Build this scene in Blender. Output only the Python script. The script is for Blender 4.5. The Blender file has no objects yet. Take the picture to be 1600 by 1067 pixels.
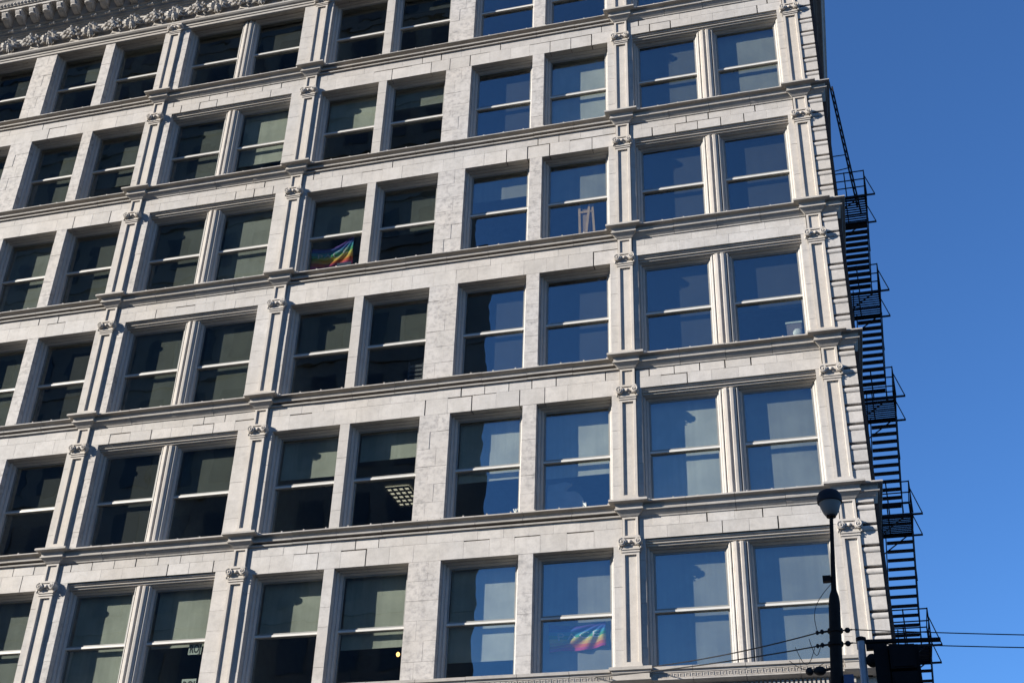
import bpy, bmesh, math, random
from mathutils import Vector, Matrix

S = bpy.context.scene
COL = S.collection
rnd = random.Random(7)

# ------------------------------------------------------------------ camera
cam = bpy.data.cameras.new('camera')
cam.sensor_width = 36.0
cam.lens = 44.963
cam.clip_start = 0.1
cam.clip_end = 6000
camo = bpy.data.objects.new('camera', cam)
COL.objects.link(camo)
CR = Vector((0.96436621, 0.26289772, 0.02970863))
CD = Vector((-0.11303144, 0.5109223, -0.85216331))
CF = Vector((-0.23921059, 0.81843949, 0.52243191))
CAM = Vector((4.966, -25.26348, -10.63537))
M = Matrix(((CR.x, -CD.x, -CF.x, CAM.x), (CR.y, -CD.y, -CF.y, CAM.y), (CR.z, -CD.z, -CF.z, CAM.z), (0, 0, 0, 1)))
camo.matrix_world = M
S.camera = camo

# ------------------------------------------------------------------ sky, sun, exposure
SUN_TRAVEL = Vector((1.75, 1.0, -0.84)).normalized()
SUN_EL = math.asin(-SUN_TRAVEL.z)
SUN_ROT = math.atan2(-SUN_TRAVEL.x, -SUN_TRAVEL.y)
W = bpy.data.worlds.new('World')
S.world = W
W.use_nodes = True
nt = W.node_tree
bg = nt.nodes['Background']
sky = nt.nodes.new('ShaderNodeTexSky')
sky.sky_type = 'NISHITA'
sky.sun_disc = False
sky.sun_elevation = SUN_EL
sky.sun_rotation = SUN_ROT
sky.altitude = 100
sky.air_density = 1.0
sky.dust_density = 0.0
sky.ozone_density = 10.0
nt.links.new(sky.outputs[0], bg.inputs[0])
bg.inputs[1].default_value = 0.09
sl = bpy.data.lights.new('sun', 'SUN')
sl.energy = 4.95
sl.angle = math.radians(0.5)
sl.color = (1.0, 0.93, 0.83)
so = bpy.data.objects.new('sun', sl)
COL.objects.link(so)
so.rotation_euler = SUN_TRAVEL.to_track_quat('-Z', 'Y').to_euler()
so.location = (-40, -30, 40)
S.view_settings.view_transform = 'Standard'
S.view_settings.look = 'None'
S.view_settings.gamma = 1.0
S.view_settings.exposure = 1.15
S.view_settings.use_curve_mapping = False
S.render.engine = 'CYCLES'
S.cycles.max_bounces = 8
S.cycles.transparent_max_bounces = 16
S.cycles.caustics_reflective = False
S.cycles.caustics_refractive = False

# ------------------------------------------------------------------ materials
def nodes(name):
    m = bpy.data.materials.new(name)
    m.use_nodes = True
    t = m.node_tree
    return m, t, t.nodes['Principled BSDF']

def noise(t, vec, scale, detail=4, rough=0.55):
    n = t.nodes.new('ShaderNodeTexNoise')
    n.inputs['Scale'].default_value = scale
    n.inputs['Detail'].default_value = detail
    n.inputs['Roughness'].default_value = rough
    t.links.new(vec, n.inputs['Vector'])
    return n.outputs[0]

def ramp(t, fac, stops, const=False):
    r = t.nodes.new('ShaderNodeValToRGB')
    e = r.color_ramp.elements
    while len(e) > 1:
        e.remove(e[-1])
    if const:
        r.color_ramp.interpolation = 'CONSTANT'
    for i, (p, c) in enumerate(stops):
        if not isinstance(c, tuple):
            c = (c, c, c)
        el = e[0] if i == 0 else e.new(p)
        el.position = p
        el.color = (*c, 1)
    t.links.new(fac, r.inputs[0])
    return r.outputs[0]

def mixc(t, fac, a, b, mode='MIX'):
    n = t.nodes.new('ShaderNodeMix')
    n.data_type = 'RGBA'
    n.blend_type = mode
    for sock, v in ((n.inputs[0], fac), (n.inputs[6], a), (n.inputs[7], b)):
        if isinstance(v, (int, float)):
            sock.default_value = v
        elif isinstance(v, tuple):
            sock.default_value = (*v, 1)
        else:
            t.links.new(v, sock)
    return n.outputs[2]

def stone(name, base, grime=0.25, smudge=0.0, rough=0.5, bump=0.15, tint=0.06, streak=0.0):
    """glazed terracotta: slight block to block tint, soft grime, smudges, run-off streaks"""
    m, t, b = nodes(name)
    pos = t.nodes.new('ShaderNodeNewGeometry').outputs['Position']
    oi = t.nodes.new('ShaderNodeObjectInfo').outputs['Random']
    tn = ramp(t, oi, [(0, 1 - tint), (0.5, 1.0), (1, 1 + tint * 0.35)])
    c = mixc(t, 1.0, base, tn, 'MULTIPLY')
    warm = ramp(t, noise(t, pos, 0.35, 2), [(0.35, (1.0, 0.97, 0.93)), (0.65, (0.985, 0.99, 1.0))])
    c = mixc(t, 1.0, c, warm, 'MULTIPLY')
    g = ramp(t, noise(t, pos, 2.3, 6, 0.65), [(0.42, 0.0), (0.72, grime)])
    c = mixc(t, g, c, (base[0] * 0.5, base[1] * 0.49, base[2] * 0.47))
    fine = ramp(t, noise(t, pos, 28, 3, 0.6), [(0.3, 0.93), (0.7, 1.04)])
    c = mixc(t, 1.0, c, fine, 'MULTIPLY')
    if smudge:
        mp = t.nodes.new('ShaderNodeMapping')
        mp.inputs['Scale'].default_value = (1.0, 1.0, 1.3)
        t.links.new(pos, mp.inputs['Vector'])
        s1 = ramp(t, noise(t, mp.outputs[0], 6.5, 7, 0.66), [(0.46, 0.0), (0.70, smudge)])
        s2 = ramp(t, noise(t, pos, 1.1, 3), [(0.34, 0.35), (0.56, 1.0)])
        f = mixc(t, 1.0, s1, s2, 'MULTIPLY')
        c = mixc(t, f, c, (0.15, 0.146, 0.148))
    if streak:
        mp = t.nodes.new('ShaderNodeMapping')
        mp.inputs['Scale'].default_value = (9.0, 9.0, 0.5)
        t.links.new(pos, mp.inputs['Vector'])
        s1 = ramp(t, noise(t, mp.outputs[0], 1.0, 4, 0.6), [(0.52, 0.0), (0.75, streak)])
        c = mixc(t, s1, c, (0.2, 0.185, 0.16))
    t.links.new(c, b.inputs['Base Color'])
    b.inputs['Roughness'].default_value = rough + 0.2
    b.inputs['Specular IOR Level'].default_value = 0.3
    bp = t.nodes.new('ShaderNodeBump')
    bp.inputs['Strength'].default_value = bump
    bp.inputs['Distance'].default_value = 0.02
    t.links.new(noise(t, pos, 9, 5, 0.6), bp.inputs['Height'])
    t.links.new(bp.outputs[0], b.inputs['Normal'])
    return m

def plain(name, base, rough=0.6, metal=0.0, var=0.15, scale=6.0):
    m, t, b = nodes(name)
    pos = t.nodes.new('ShaderNodeNewGeometry').outputs['Position']
    v = ramp(t, noise(t, pos, scale, 5, 0.6), [(0.3, 1 - var), (0.7, 1 + var)])
    c = mixc(t, 1.0, base, v, 'MULTIPLY')
    t.links.new(c, b.inputs['Base Color'])
    b.inputs['Roughness'].default_value = rough
    b.inputs['Metallic'].default_value = metal
    if max(base) < 0.03:
        b.inputs['Specular IOR Level'].default_value = 0.15
    return m

def emit(name, col, strength):
    m, t, b = nodes(name)
    b.inputs['Base Color'].default_value = (*col, 1)
    b.inputs['Emission Color'].default_value = (*col, 1)
    b.inputs['Emission Strength'].default_value = strength
    return m

TC = (0.428, 0.412, 0.394)
MAT = {}
MAT['wall'] = stone('terracotta', TC, 0.36, 0.26, 0.5, 0.12, 0.10, 0.16)
MAT['pier'] = stone('terracotta_sooty', (0.425, 0.408, 0.392), 0.40, 0.85, 0.5, 0.2, 0.06)
MAT['trim'] = stone('terracotta_trim', (0.425, 0.398, 0.365), 0.30, 0.15, 0.5, 0.1, 0.04, 0.16)
MAT['sill'] = stone('terracotta_sill', (0.36, 0.343, 0.322), 0.32, 0.25, 0.55, 0.12, 0.08, 0.16)
MAT['carve'] = stone('terracotta_carved', (0.40, 0.385, 0.365), 0.5, 0.35, 0.6, 0.2, 0.04)
MAT['mortar'] = plain('mortar', (0.075, 0.066, 0.06), 0.95)
MAT['frame'] = stone('painted_frame', (0.36, 0.352, 0.338), 0.25, 0.1, 0.45, 0.04, 0.02, 0.08)
MAT['rail'] = plain('painted_rail', (0.52, 0.51, 0.48), 0.4, 0, 0.05)
MAT['sash'] = plain('painted_sash', (0.2, 0.2, 0.19), 0.5, 0, 0.1)
MAT['room'] = plain('room_plaster', (0.26, 0.265, 0.25), 0.9, 0, 0.1)
MAT['brick'] = plain('side_brick', (0.085, 0.055, 0.045), 0.9, 0, 0.3, 14)
MAT['iron'] = plain('fire_escape_iron', (0.012, 0.012, 0.016), 0.6, 0.0, 0.3)
MAT['pole'] = plain('pole_steel', (0.014, 0.011, 0.010), 0.85, 0.0, 0.3)
MAT['galv'] = plain('galvanised_pipe', (0.22, 0.23, 0.26), 0.5, 0.4, 0.15)
MAT['black'] = plain('signal_black', (0.005, 0.005, 0.006), 0.85, 0, 0.2)
MAT['wire'] = plain('wire_black', (0.012, 0.012, 0.014), 0.6, 0, 0.1)
MAT['globe'] = plain('lamp_globe', (0.15, 0.148, 0.14), 0.7, 0, 0.05)
MAT['hood'] = plain('lamp_hood', (0.016, 0.018, 0.024), 0.7, 0, 0.15)
MAT['wood'] = plain('easel_wood', (0.55, 0.36, 0.19), 0.6, 0, 0.2)
MAT['paper'] = plain('paper', (0.62, 0.66, 0.62), 0.8, 0, 0.04)
MAT['ink'] = plain('ink', (0.05, 0.055, 0.06), 0.8, 0, 0.1)
MAT['cloth'] = plain('pale_cloth', (0.34, 0.35, 0.36), 0.9, 0, 0.1)
MAT['chairm'] = plain('grey_plastic', (0.10, 0.10, 0.12), 0.6, 0, 0.15)
MAT['boxm'] = plain('box_card', (0.20, 0.17, 0.17), 0.8, 0, 0.15)
MAT['tan'] = plain('tan_board', (0.30, 0.21, 0.14), 0.7, 0, 0.2)
MAT['white'] = plain('white_plastic', (0.7, 0.7, 0.7), 0.5, 0, 0.05)
MAT['blue'] = plain('blue_label', (0.03, 0.05, 0.12), 0.6, 0, 0.1)
MAT['bulb'] = emit('warm_bulb', (1.0, 0.42, 0.13), 3.2)
MAT['tube'] = emit('ceiling_light_panel', (1.0, 0.90, 0.70), 0.42)
MAT['asphalt'] = plain('asphalt', (0.045, 0.045, 0.047), 0.9, 0, 0.2, 3)
MAT['concrete'] = plain('pavement_concrete', (0.20, 0.19, 0.18), 0.9, 0, 0.12, 2)
MAT['ground'] = plain('city_ground', (0.08, 0.078, 0.075), 0.95, 0, 0.2, 0.2)
MAT['paint'] = plain('road_paint', (0.7, 0.69, 0.64), 0.7, 0, 0.1)
MAT['tower'] = plain('tower_cladding', (0.11, 0.112, 0.11), 0.7, 0, 0.25, 0.4)
MAT['towerglass'] = plain('tower_window', (0.02, 0.028, 0.04), 0.25, 0, 0.3, 0.5)

def blind_mat(name, base):
    m, t, b = nodes(name)
    pos = t.nodes.new('ShaderNodeNewGeometry').outputs['Position']
    mp = t.nodes.new('ShaderNodeMapping')
    mp.inputs['Scale'].default_value = (14.0, 1.0, 0.4)
    t.links.new(pos, mp.inputs['Vector'])
    v = ramp(t, noise(t, mp.outputs[0], 1.0, 3), [(0.35, 0.94), (0.65, 1.03)])
    c = mixc(t, 1.0, base, v, 'MULTIPLY')
    v2 = ramp(t, noise(t, pos, 1.2, 3), [(0.35, 0.85), (0.65, 1.1)])
    c = mixc(t, 1.0, c, v2, 'MULTIPLY')
    t.links.new(c, b.inputs['Base Color'])
    b.inputs['Roughness'].default_value = 0.9
    return m
BL = [blind_mat('blind_cream', (0.54, 0.54, 0.48)), blind_mat('blind_grey', (0.30, 0.305, 0.28)), blind_mat('blind_dim', (0.115, 0.12, 0.11)), blind_mat('curtain_dark', (0.04, 0.042, 0.042))]

def glass_mat():
    m = bpy.data.materials.new('window_glass')
    m.use_nodes = True
    t = m.node_tree
    t.nodes.clear()
    out = t.nodes.new('ShaderNodeOutputMaterial')
    mix = t.nodes.new('ShaderNodeMixShader')
    tr = t.nodes.new('ShaderNodeBsdfTransparent')
    tr.inputs[0].default_value = (0.80, 0.83, 0.81, 1)
    gl = t.nodes.new('ShaderNodeBsdfGlossy')
    gl.inputs['Roughness'].default_value = 0.0
    gl.inputs[0].default_value = (0.95, 0.98, 1.0, 1)
    lw_ = t.nodes.new('ShaderNodeLayerWeight')      # Schlick, the same from either side of the pane
    lw_.inputs[0].default_value = 0.5
    pw = t.nodes.new('ShaderNodeMath'); pw.operation = 'POWER'; pw.inputs[1].default_value = 5
    t.links.new(lw_.outputs['Facing'], pw.inputs[0])
    mul = t.nodes.new('ShaderNodeMath'); mul.operation = 'MULTIPLY_ADD'
    mul.inputs[1].default_value = 0.92; mul.inputs[2].default_value = 0.125
    t.links.new(pw.outputs[0], mul.inputs[0])
    pos = t.nodes.new('ShaderNodeNewGeometry').outputs['Position']
    bp = t.nodes.new('ShaderNodeBump')
    bp.inputs['Strength'].default_value = 0.035
    bp.inputs['Distance'].default_value = 0.05
    n = noise(t, pos, 1.7, 1, 0.4)
    t.links.new(n, bp.inputs['Height'])
    t.links.new(bp.outputs[0], gl.inputs['Normal'])
    t.links.new(mul.outputs[0], mix.inputs[0])
    t.links.new(tr.outputs[0], mix.inputs[1])
    t.links.new(gl.outputs[0], mix.inputs[2])
    t.links.new(mix.outputs[0], out.inputs[0])
    return m
MAT['glass'] = glass_mat()

def flag_mat():
    m, t, b = nodes('rainbow_cloth')
    uv = t.nodes.new('ShaderNodeUVMap')
    sp = t.nodes.new('ShaderNodeSeparateXYZ')
    t.links.new(uv.outputs[0], sp.inputs[0])
    cols = [(0.50, 0.03, 0.16), (0.65, 0.10, 0.03), (0.68, 0.36, 0.06), (0.62, 0.54, 0.10), (0.06, 0.34, 0.15), (0.05, 0.33, 0.48), (0.04, 0.10, 0.42), (0.09, 0.04, 0.28)]
    c = ramp(t, sp.outputs['Y'], [(i / 8.0, k) for i, k in enumerate(cols)], True)
    t.links.new(c, b.inputs['Base Color'])
    b.inputs['Roughness'].default_value = 0.8
    return m
MAT['flag'] = flag_mat()

# ------------------------------------------------------------------ mesh helpers
class MB:
    def __init__(s):
        s.v = []; s.f = []
    def add(s, vs, fs):
        n = len(s.v)
        s.v += [tuple(p) for p in vs]
        s.f += [tuple(i + n for i in f) for f in fs]
        return s
    def box(s, x0, x1, y0, y1, z0, z1):
        return s.add([(x0, y0, z0), (x1, y0, z0), (x1, y1, z0), (x0, y1, z0), (x0, y0, z1), (x1, y0, z1), (x1, y1, z1), (x0, y1, z1)],
                     [(0, 3, 2, 1), (4, 5, 6, 7), (0, 1, 5, 4), (1, 2, 6, 5), (2, 3, 7, 6), (3, 0, 4, 7)])
    def prism_x(s, poly, x0, x1):          # poly of (y, z)
        n = len(poly)
        return s.add([(x0, y, z) for y, z in poly] + [(x1, y, z) for y, z in poly],
                     [tuple(range(n)), tuple(range(2 * n - 1, n - 1, -1))] + [(i, (i + 1) % n, (i + 1) % n + n, i + n) for i in range(n)])
    def prism_z(s, poly, z0, z1):          # poly of (x, y)
        n = len(poly)
        return s.add([(x, y, z0) for x, y in poly] + [(x, y, z1) for x, y in poly],
                     [tuple(range(n)), tuple(range(2 * n - 1, n - 1, -1))] + [(i, (i + 1) % n, (i + 1) % n + n, i + n) for i in range(n)])
    def sweep(s, prof, path):              # prof of (outward p, z); path of (x, y), outward = right-hand side turned: (dy, -dx)
        nrm = []
        for i in range(len(path) - 1):
            d = Vector((path[i + 1][0] - path[i][0], path[i + 1][1] - path[i][1])).normalized()
            nrm.append(Vector((d.y, -d.x)))
        rings = []
        for i, p in enumerate(path):
            if i == 0: o = nrm[0]
            elif i == len(path) - 1: o = nrm[-1]
            else:
                o = nrm[i - 1] + nrm[i]
                o = o / (1 + nrm[i - 1].dot(nrm[i]))
            rings.append([(p[0] + o.x * q, p[1] + o.y * q, z) for q, z in prof])
        n = len(prof)
        vs = [v for r in rings for v in r]
        fs = [tuple(range(n)), tuple(range(len(vs) - 1, len(vs) - n - 1, -1))]
        for k in range(len(rings) - 1):
            for i in range(n):
                j = (i + 1) % n
                fs.append((k * n + i, k * n + j, (k + 1) * n + j, (k + 1) * n + i))
        return s.add(vs, fs)
    def tube(s, pts, r, n=8):
        pts = [Vector(p) for p in pts]
        rr = r if isinstance(r, (list, tuple)) else [r] * len(pts)
        vs = []; fs = []
        for i, p in enumerate(pts):
            d = (pts[min(i + 1, len(pts) - 1)] - pts[max(i - 1, 0)]).normalized()
            a = d.orthogonal().normalized() if i == 0 else (a - d * a.dot(d)).normalized()
            b = d.cross(a)
            for k in range(n):
                t = 2 * math.pi * k / n
                vs.append(p + (a * math.cos(t) + b * math.sin(t)) * rr[i])
        for i in range(len(pts) - 1):
            for k in range(n):
                j = (k + 1) % n
                fs.append((i * n + k, i * n + j, (i + 1) * n + j, (i + 1) * n + k))
        fs.append(tuple(range(n))); fs.append(tuple(range(len(vs) - 1, len(vs) - n - 1, -1)))
        return s.add(vs, fs)
    def bar(s, p, q, w, h, up=(0, 0, 1)):
        p, q = Vector(p), Vector(q)
        d = (q - p).normalized(); u = Vector(up)
        if abs(d.dot(u)) > 0.98: u = Vector((1, 0, 0))
        a = d.cross(u).normalized(); b = a.cross(d)
        vs = [e + a * (w / 2 * i) + b * (h / 2 * j) for e in (p, q) for i, j in ((-1, -1), (1, -1), (1, 1), (-1, 1))]
        return s.add(vs, [(0, 1, 2, 3), (7, 6, 5, 4), (0, 4, 5, 1), (1, 5, 6, 2), (2, 6, 7, 3), (3, 7, 4, 0)])
    def lathe(s, prof, n=20, o=(0, 0, 0)):  # prof of (r, z)
        vs = [(o[0] + r * math.cos(2 * math.pi * k / n), o[1] + r * math.sin(2 * math.pi * k / n), o[2] + z) for r, z in prof for k in range(n)]
        fs = [(i * n + k, i * n + (k + 1) % n, (i + 1) * n + (k + 1) % n, (i + 1) * n + k) for i in range(len(prof) - 1) for k in range(n)]
        fs.append(tuple(range(n))); fs.append(tuple(range(len(vs) - 1, len(vs) - n - 1, -1)))
        return s.add(vs, fs)
    def ball(s, c, rx, ry, rz, n=8, m=5):
        vs = []; fs = []
        for i in range(m + 1):
            a = math.pi * i / m
            for k in range(n):
                t = 2 * math.pi * k / n
                vs.append((c[0] + rx * math.sin(a) * math.cos(t), c[1] + ry * math.sin(a) * math.sin(t), c[2] + rz * math.cos(a)))
        for i in range(m):
            for k in range(n):
                fs.append((i * n + k, i * n + (k + 1) % n, (i + 1) * n + (k + 1) % n, (i + 1) * n + k))
        return s.add(vs, fs)
    def mesh(s, name, mat, smooth=False):
        me = bpy.data.meshes.new(name)
        bm = bmesh.new()
        bv = [bm.verts.new(p) for p in s.v]
        for f in s.f:
            try: bm.faces.new([bv[i] for i in f])
            except ValueError: pass
        bmesh.ops.remove_doubles(bm, verts=bm.verts, dist=1e-5)
        bmesh.ops.recalc_face_normals(bm, faces=bm.faces)
        bm.to_mesh(me); bm.free()
        me.materials.append(mat)
        if smooth:
            me.polygons.foreach_set('use_smooth', [True] * len(me.polygons))
            try: me.set_sharp_from_angle(angle=math.radians(40))
            except Exception: pass
        return me

WL = {}
def put(name, me, loc=(0, 0, 0), parent=None, rot=None):
    o = bpy.data.objects.new(name, me)
    COL.objects.link(o)
    loc = Vector(loc)
    WL[o.name] = loc.copy()
    if parent is not None:
        o.parent = parent
        loc = loc - WL[parent.name]
    o.location = loc
    if rot: o.rotation_euler = rot
    return o

def thing(name, label, cat, loc=(0, 0, 0), group=None, me=None, rot=None):
    o = put(name, me, loc, rot=rot)
    o['label'] = label; o['category'] = cat
    if group: o['group'] = group
    return o

def structure(name, me, loc=(0, 0, 0)):
    o = put(name, me, loc); o['kind'] = 'structure'
    return o

def pix(p):
    d = Vector(p) - CAM
    z = d.dot(CF)
    if z <= 0.1: return (-9999, -9999)
    return (800 + 1998.365 * d.dot(CR) / z, 533.5 + 1998.365 * d.dot(CD) / z)

def in_frame(p, m=70):
    x, y = pix(p)
    return -m < x < 1600 + m and -m < y < 1067 + m

# ------------------------------------------------------------------ levels and lines of the front
GZ = -12.235                       # pavement
FH = 3.7                           # storey height; row 0 is the lowest row in view, its window head at z = 0
ROWS = range(6)
P0, P1, P2 = 4.94, 0.39, -8.805
P3 = P1 - 14.18; P4 = P2 - 14.18
PH = 0.185                         # half width of a pilaster shaft
CORNER = 5.48
SIDE = lambda y: CORNER - 0.035 * y
WW = 1.78
OPEN4 = [-8.45, -6.418, -3.885, -1.77]
COLS = {}                          # column key -> (left edge of opening, is a paired bay)
for k, x in zip(('b', 'c', 'd', 'e'), OPEN4):
    COLS[k] = (x, False); COLS[k + 'L'] = (x - 14.18, False)
COLS['f'] = (0.70, True); COLS['g'] = (2.82, True)
COLS['fL'] = (-13.30, True); COLS['gL'] = (-11.18, True)

B = thing('office_building', 'white terracotta office block with ionic pilasters, paired sash windows and a carved top frieze', 'building', (0, 0, GZ))

# ------------------------------------------------------------------ ground, street
structure('ground', MB().box(-1500, 1500, -1500, 1500, -0.5, 0).mesh('ground', MAT['ground']), (0, 0, GZ - 0.16))
structure('road', MB().box(-200, 200, -20.5, -5.0, -0.02, 0.004).mesh('road', MAT['asphalt']), (0, 0, GZ - 0.15))
structure('pavement', MB().box(-200, 30, -4.8, 0.0, -0.14, 0.0).mesh('pavement', MAT['concrete']), (0, 0, GZ))
structure('pavement', MB().box(-200, 30, -30, -20.7, -0.14, 0.0).mesh('pavement', MAT['concrete']), (0, 0, GZ))
structure('kerb', MB().box(-200, 30, -5.0, -4.803, -0.16, 0.003).mesh('kerb', MAT['concrete']), (0, 0, GZ))
structure('kerb', MB().box(-200, 30, -20.697, -20.5, -0.16, 0.003).mesh('kerb', MAT['concrete']), (0, 0, GZ))
mk = MB()
for i in range(-30, 8):
    mk.box(i * 6, i * 6 + 3, -12.8, -12.68, 0, 0.008)
structure('road_marking', mk.mesh('road_marking', MAT['paint']), (0, 0, GZ - 0.146))

# ------------------------------------------------------------------ wall core with openings, storey slabs, rooms
core = MB()
XL = -24.0
def bay_edges(four, shift):
    if four:
        op = [(x + shift, x + shift + WW) for x in OPEN4]
        return P2 + shift, P1 + shift, op
    return None
piers = []                          # (x0, x1, wide?) wall strips between openings
bays = []                           # (x0, x1, paired, [openings])
for sh in (0.0, -14.18):
    bays.append((P2 + sh + PH, P1 + sh - PH, False, [(x + sh, x + sh + WW) for x in OPEN4]))
bays.append((P1 + PH, P0 - PH, True, [(0.70, 4.60)]))
bays.append((P3 + PH, P2 - PH, True, [(-13.30, -9.40)]))
for r in ROWS:
    h = r * FH
    core.box(XL, CORNER - 0.03, 0.09, 0.385, h + 0.17, h + 0.97 if r < 5 else h + 2.4)
    if r == 0: core.box(XL, CORNER - 0.03, 0.09, 0.385, -3.9, -2.73)
    for x0, x1, pair, ops in bays:
        xs = [x0 - 0.4] + [v for o in ops for v in o] + [x1 + 0.4]
        for a, b_ in zip(xs[::2], xs[1::2]):
            core.box(a + 0.03 if a != xs[0] else a, b_ - 0.03 if b_ != xs[-1] else b_, 0.09, 0.385, h - 2.73, h + 0.165)
    # over the four-window bays the head is lower
    for x0, x1, pair, ops in bays:
        if not pair: core.box(x0 + 0.01, x1 - 0.01, 0.092, 0.383, h + 0.03, h + 0.172)
core.box(CORNER - 0.36, CORNER - 0.03, 0.09, 0.385, -3.9, 20)
core.box(XL, XL + 1.0, 0.09, 0.385, -3.9, 20)
put('wall_core', core.mesh('wall_core', MAT['mortar']), (0, 0, 0), B)
low = MB()
low.box(XL, CORNER - 0.012, 0.06, 0.6, GZ, -3.9)
for i in range(7):
    low.box(-23.5 + i * 4.6, -22.7 + i * 4.6, -0.12, 0.05, GZ, -4.2)
put('ground_floor_wall', low.mesh('ground_floor_wall', MAT['trim']), (0, 0, 0), B)
slab = MB()
for r in range(-1, 6):
    z = r * FH
    slab.box(XL, CORNER - 0.4, 0.39, 16, z + 0.30, z + 0.62)
slab.box(XL, CORNER - 0.4, 7.0, 7.2, GZ, 20)
for px in (P0 - .2, P1, -4.26, P2, -11.35, P3):
    slab.box(px - 0.08, px + 0.08, 0.56, 7.0, GZ, 20)
slab.box(XL, XL + 0.2, 0.39, 16, GZ, 20)
put('room_shell', slab.mesh('room_shell', MAT['room']), (0, 0, 0), B)
roof = MB().box(XL, CORNER - 0.4, 0.3, 24, 20.6, 20.9)
put('roof', roof.mesh('roof', MAT['asphalt']), (0, 0, 0), B)

# ------------------------------------------------------------------ terracotta blocks of the face
blocks = []                        # x0,x1,z0,z1,depth,mat,proud
def open_gap():
    return rnd.choice((0.016, 0.022, 0.027))
def course(x0, x1, z0, z1, width, depth, mat, off, openness):
    """one course of blocks from x0 to x1"""
    xs = [x0]
    x = x0 + width * (0.5 if off else 1.0)
    while x < x1 - width * 0.3:
        xs.append(x + rnd.uniform(-0.02, 0.02)); x += width
    xs.append(x1)
    for a, b_ in zip(xs, xs[1:]):
        op = openness(0.5 * (a + b_), 0.5 * (z0 + z1))
        gl = open_gap() if rnd.random() < op else 0.001
        gt = open_gap() if rnd.random() < op * 0.55 else 0.001
        blocks.append([a + (gl if a != x0 else 0.002), b_ - 0.001, z0 + 0.001, z1 - gt, depth, mat, rnd.uniform(-0.002, 0.002)])
from mathutils import noise as mn
def openness(x, z):
    v = mn.noise(Vector((x * 0.33, 3.7, z * 0.9)))
    return 0.60 if v > 0.12 else (0.26 if v > -0.06 else 0.04)
for r in ROWS:
    h = r * FH
    for x0, x1, pair, ops in bays:
        if x1 < -21: continue
        top = h + 0.69 if not pair else h + 0.64
        if r == 5: top = h + 0.06
        bot = h + 0.14 if pair else h
        # spandrel: lower course is deep (its underside is the window head), upper one shallow
        if r < 5:
            course(x0, x1, bot, h + 0.42, 0.585, 0.40, 'wall', False, openness)
            course(x0, x1, h + 0.42, top, 0.585, 0.12, 'wall', True, openness)
        else:
            course(x0, x1, bot - (0.1 if pair else 0), h + 0.06, 0.585, 0.40, 'wall', False, openness)
        # piers
        xs = [x0] + [v for o in ops for v in o] + [x1]
        for a, b_ in zip(xs[::2], xs[1::2]):
            w = b_ - a
            n = 6
            zt = bot if r < 5 else h
            zb = h - 2.72
            for k in range(n):
                za, zc = zb + (zt - zb) * k / n, zb + (zt - zb) * (k + 1) / n
                if w > 0.6:
                    cut = a + w * (0.62 if k % 2 else 0.38)
                    for u, v in ((a, cut), (cut, b_)):
                        g = rnd.choice((0.001, 0.0015, 0.003))
                        blocks.append([u + (g if u > a else 0), v, za + 0.001, zc - g, 0.40, 'pier', rnd.uniform(-.005, .005)])
                else:
                    g = rnd.choice((0.001, 0.0015, 0.003))
                    blocks.append([a + 0.001, b_ - 0.001, za + 0.001, zc - g, 0.40, 'pier' if 0.3 < w < 0.36 else 'wall', rnd.uniform(-.003, .003)])

def block_shape(m, w, hgt, d, o=(0, 0, 0), c=0.002):
    x0, x1, z0, z1 = o[0] - w / 2, o[0] + w / 2, o[2] - hgt / 2, o[2] + hgt / 2
    y = o[1]
    vs = [(x0 + c, y, z0 + c), (x1 - c, y, z0 + c), (x1 - c, y, z1 - c), (x0 + c, y, z1 - c),
          (x0, y + c, z0), (x1, y + c, z0), (x1, y + c, z1), (x0, y + c, z1),
          (x0, y + d, z0), (x1, y + d, z0), (x1, y + d, z1), (x0, y + d, z1)]
    fs = [(0, 1, 2, 3), (0, 4, 5, 1), (1, 5, 6, 2), (2, 6, 7, 3), (3, 7, 4, 0),
          (4, 8, 9, 5), (5, 9, 10, 6), (6, 10, 11, 7), (7, 11, 8, 4)]
    m.add(vs, fs)

def seen_size(b):
    if not in_frame(((b[0] + b[1]) / 2, 0, (b[2] + b[3]) / 2), 10): return 0
    p = pix((b[0], 0, b[2])); q = pix((b[1], 0, b[3]))
    return abs(p[0] - q[0]) * abs(p[1] - q[1])
blocks.sort(key=seen_size, reverse=True)
cache = {}
rest = {'wall': MB(), 'pier': MB()}
for i, b in enumerate(blocks):
    w, hg = round(b[1] - b[0], 3), round(b[3] - b[2], 3)
    c = ((b[0] + b[1]) / 2, b[6], (b[2] + b[3]) / 2)
    if i < 300:
        key = (w, hg, b[4], b[5])
        if key not in cache:
            m = MB(); block_shape(m, w, hg, b[4])
            cache[key] = m.mesh('terracotta_block', MAT[b[5]])
        put('terracotta_block', cache[key], c, B, (rnd.uniform(-.004, .004), 0, rnd.uniform(-.004, .004)))
    else:
        block_shape(rest[b[5]], w, hg, b[4], c)
for k in rest:
    o = put('terracotta_facing', rest[k].mesh('terracotta_facing', MAT[k]), (0, 0, 0), B)
    o['kind'] = 'stuff'

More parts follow.
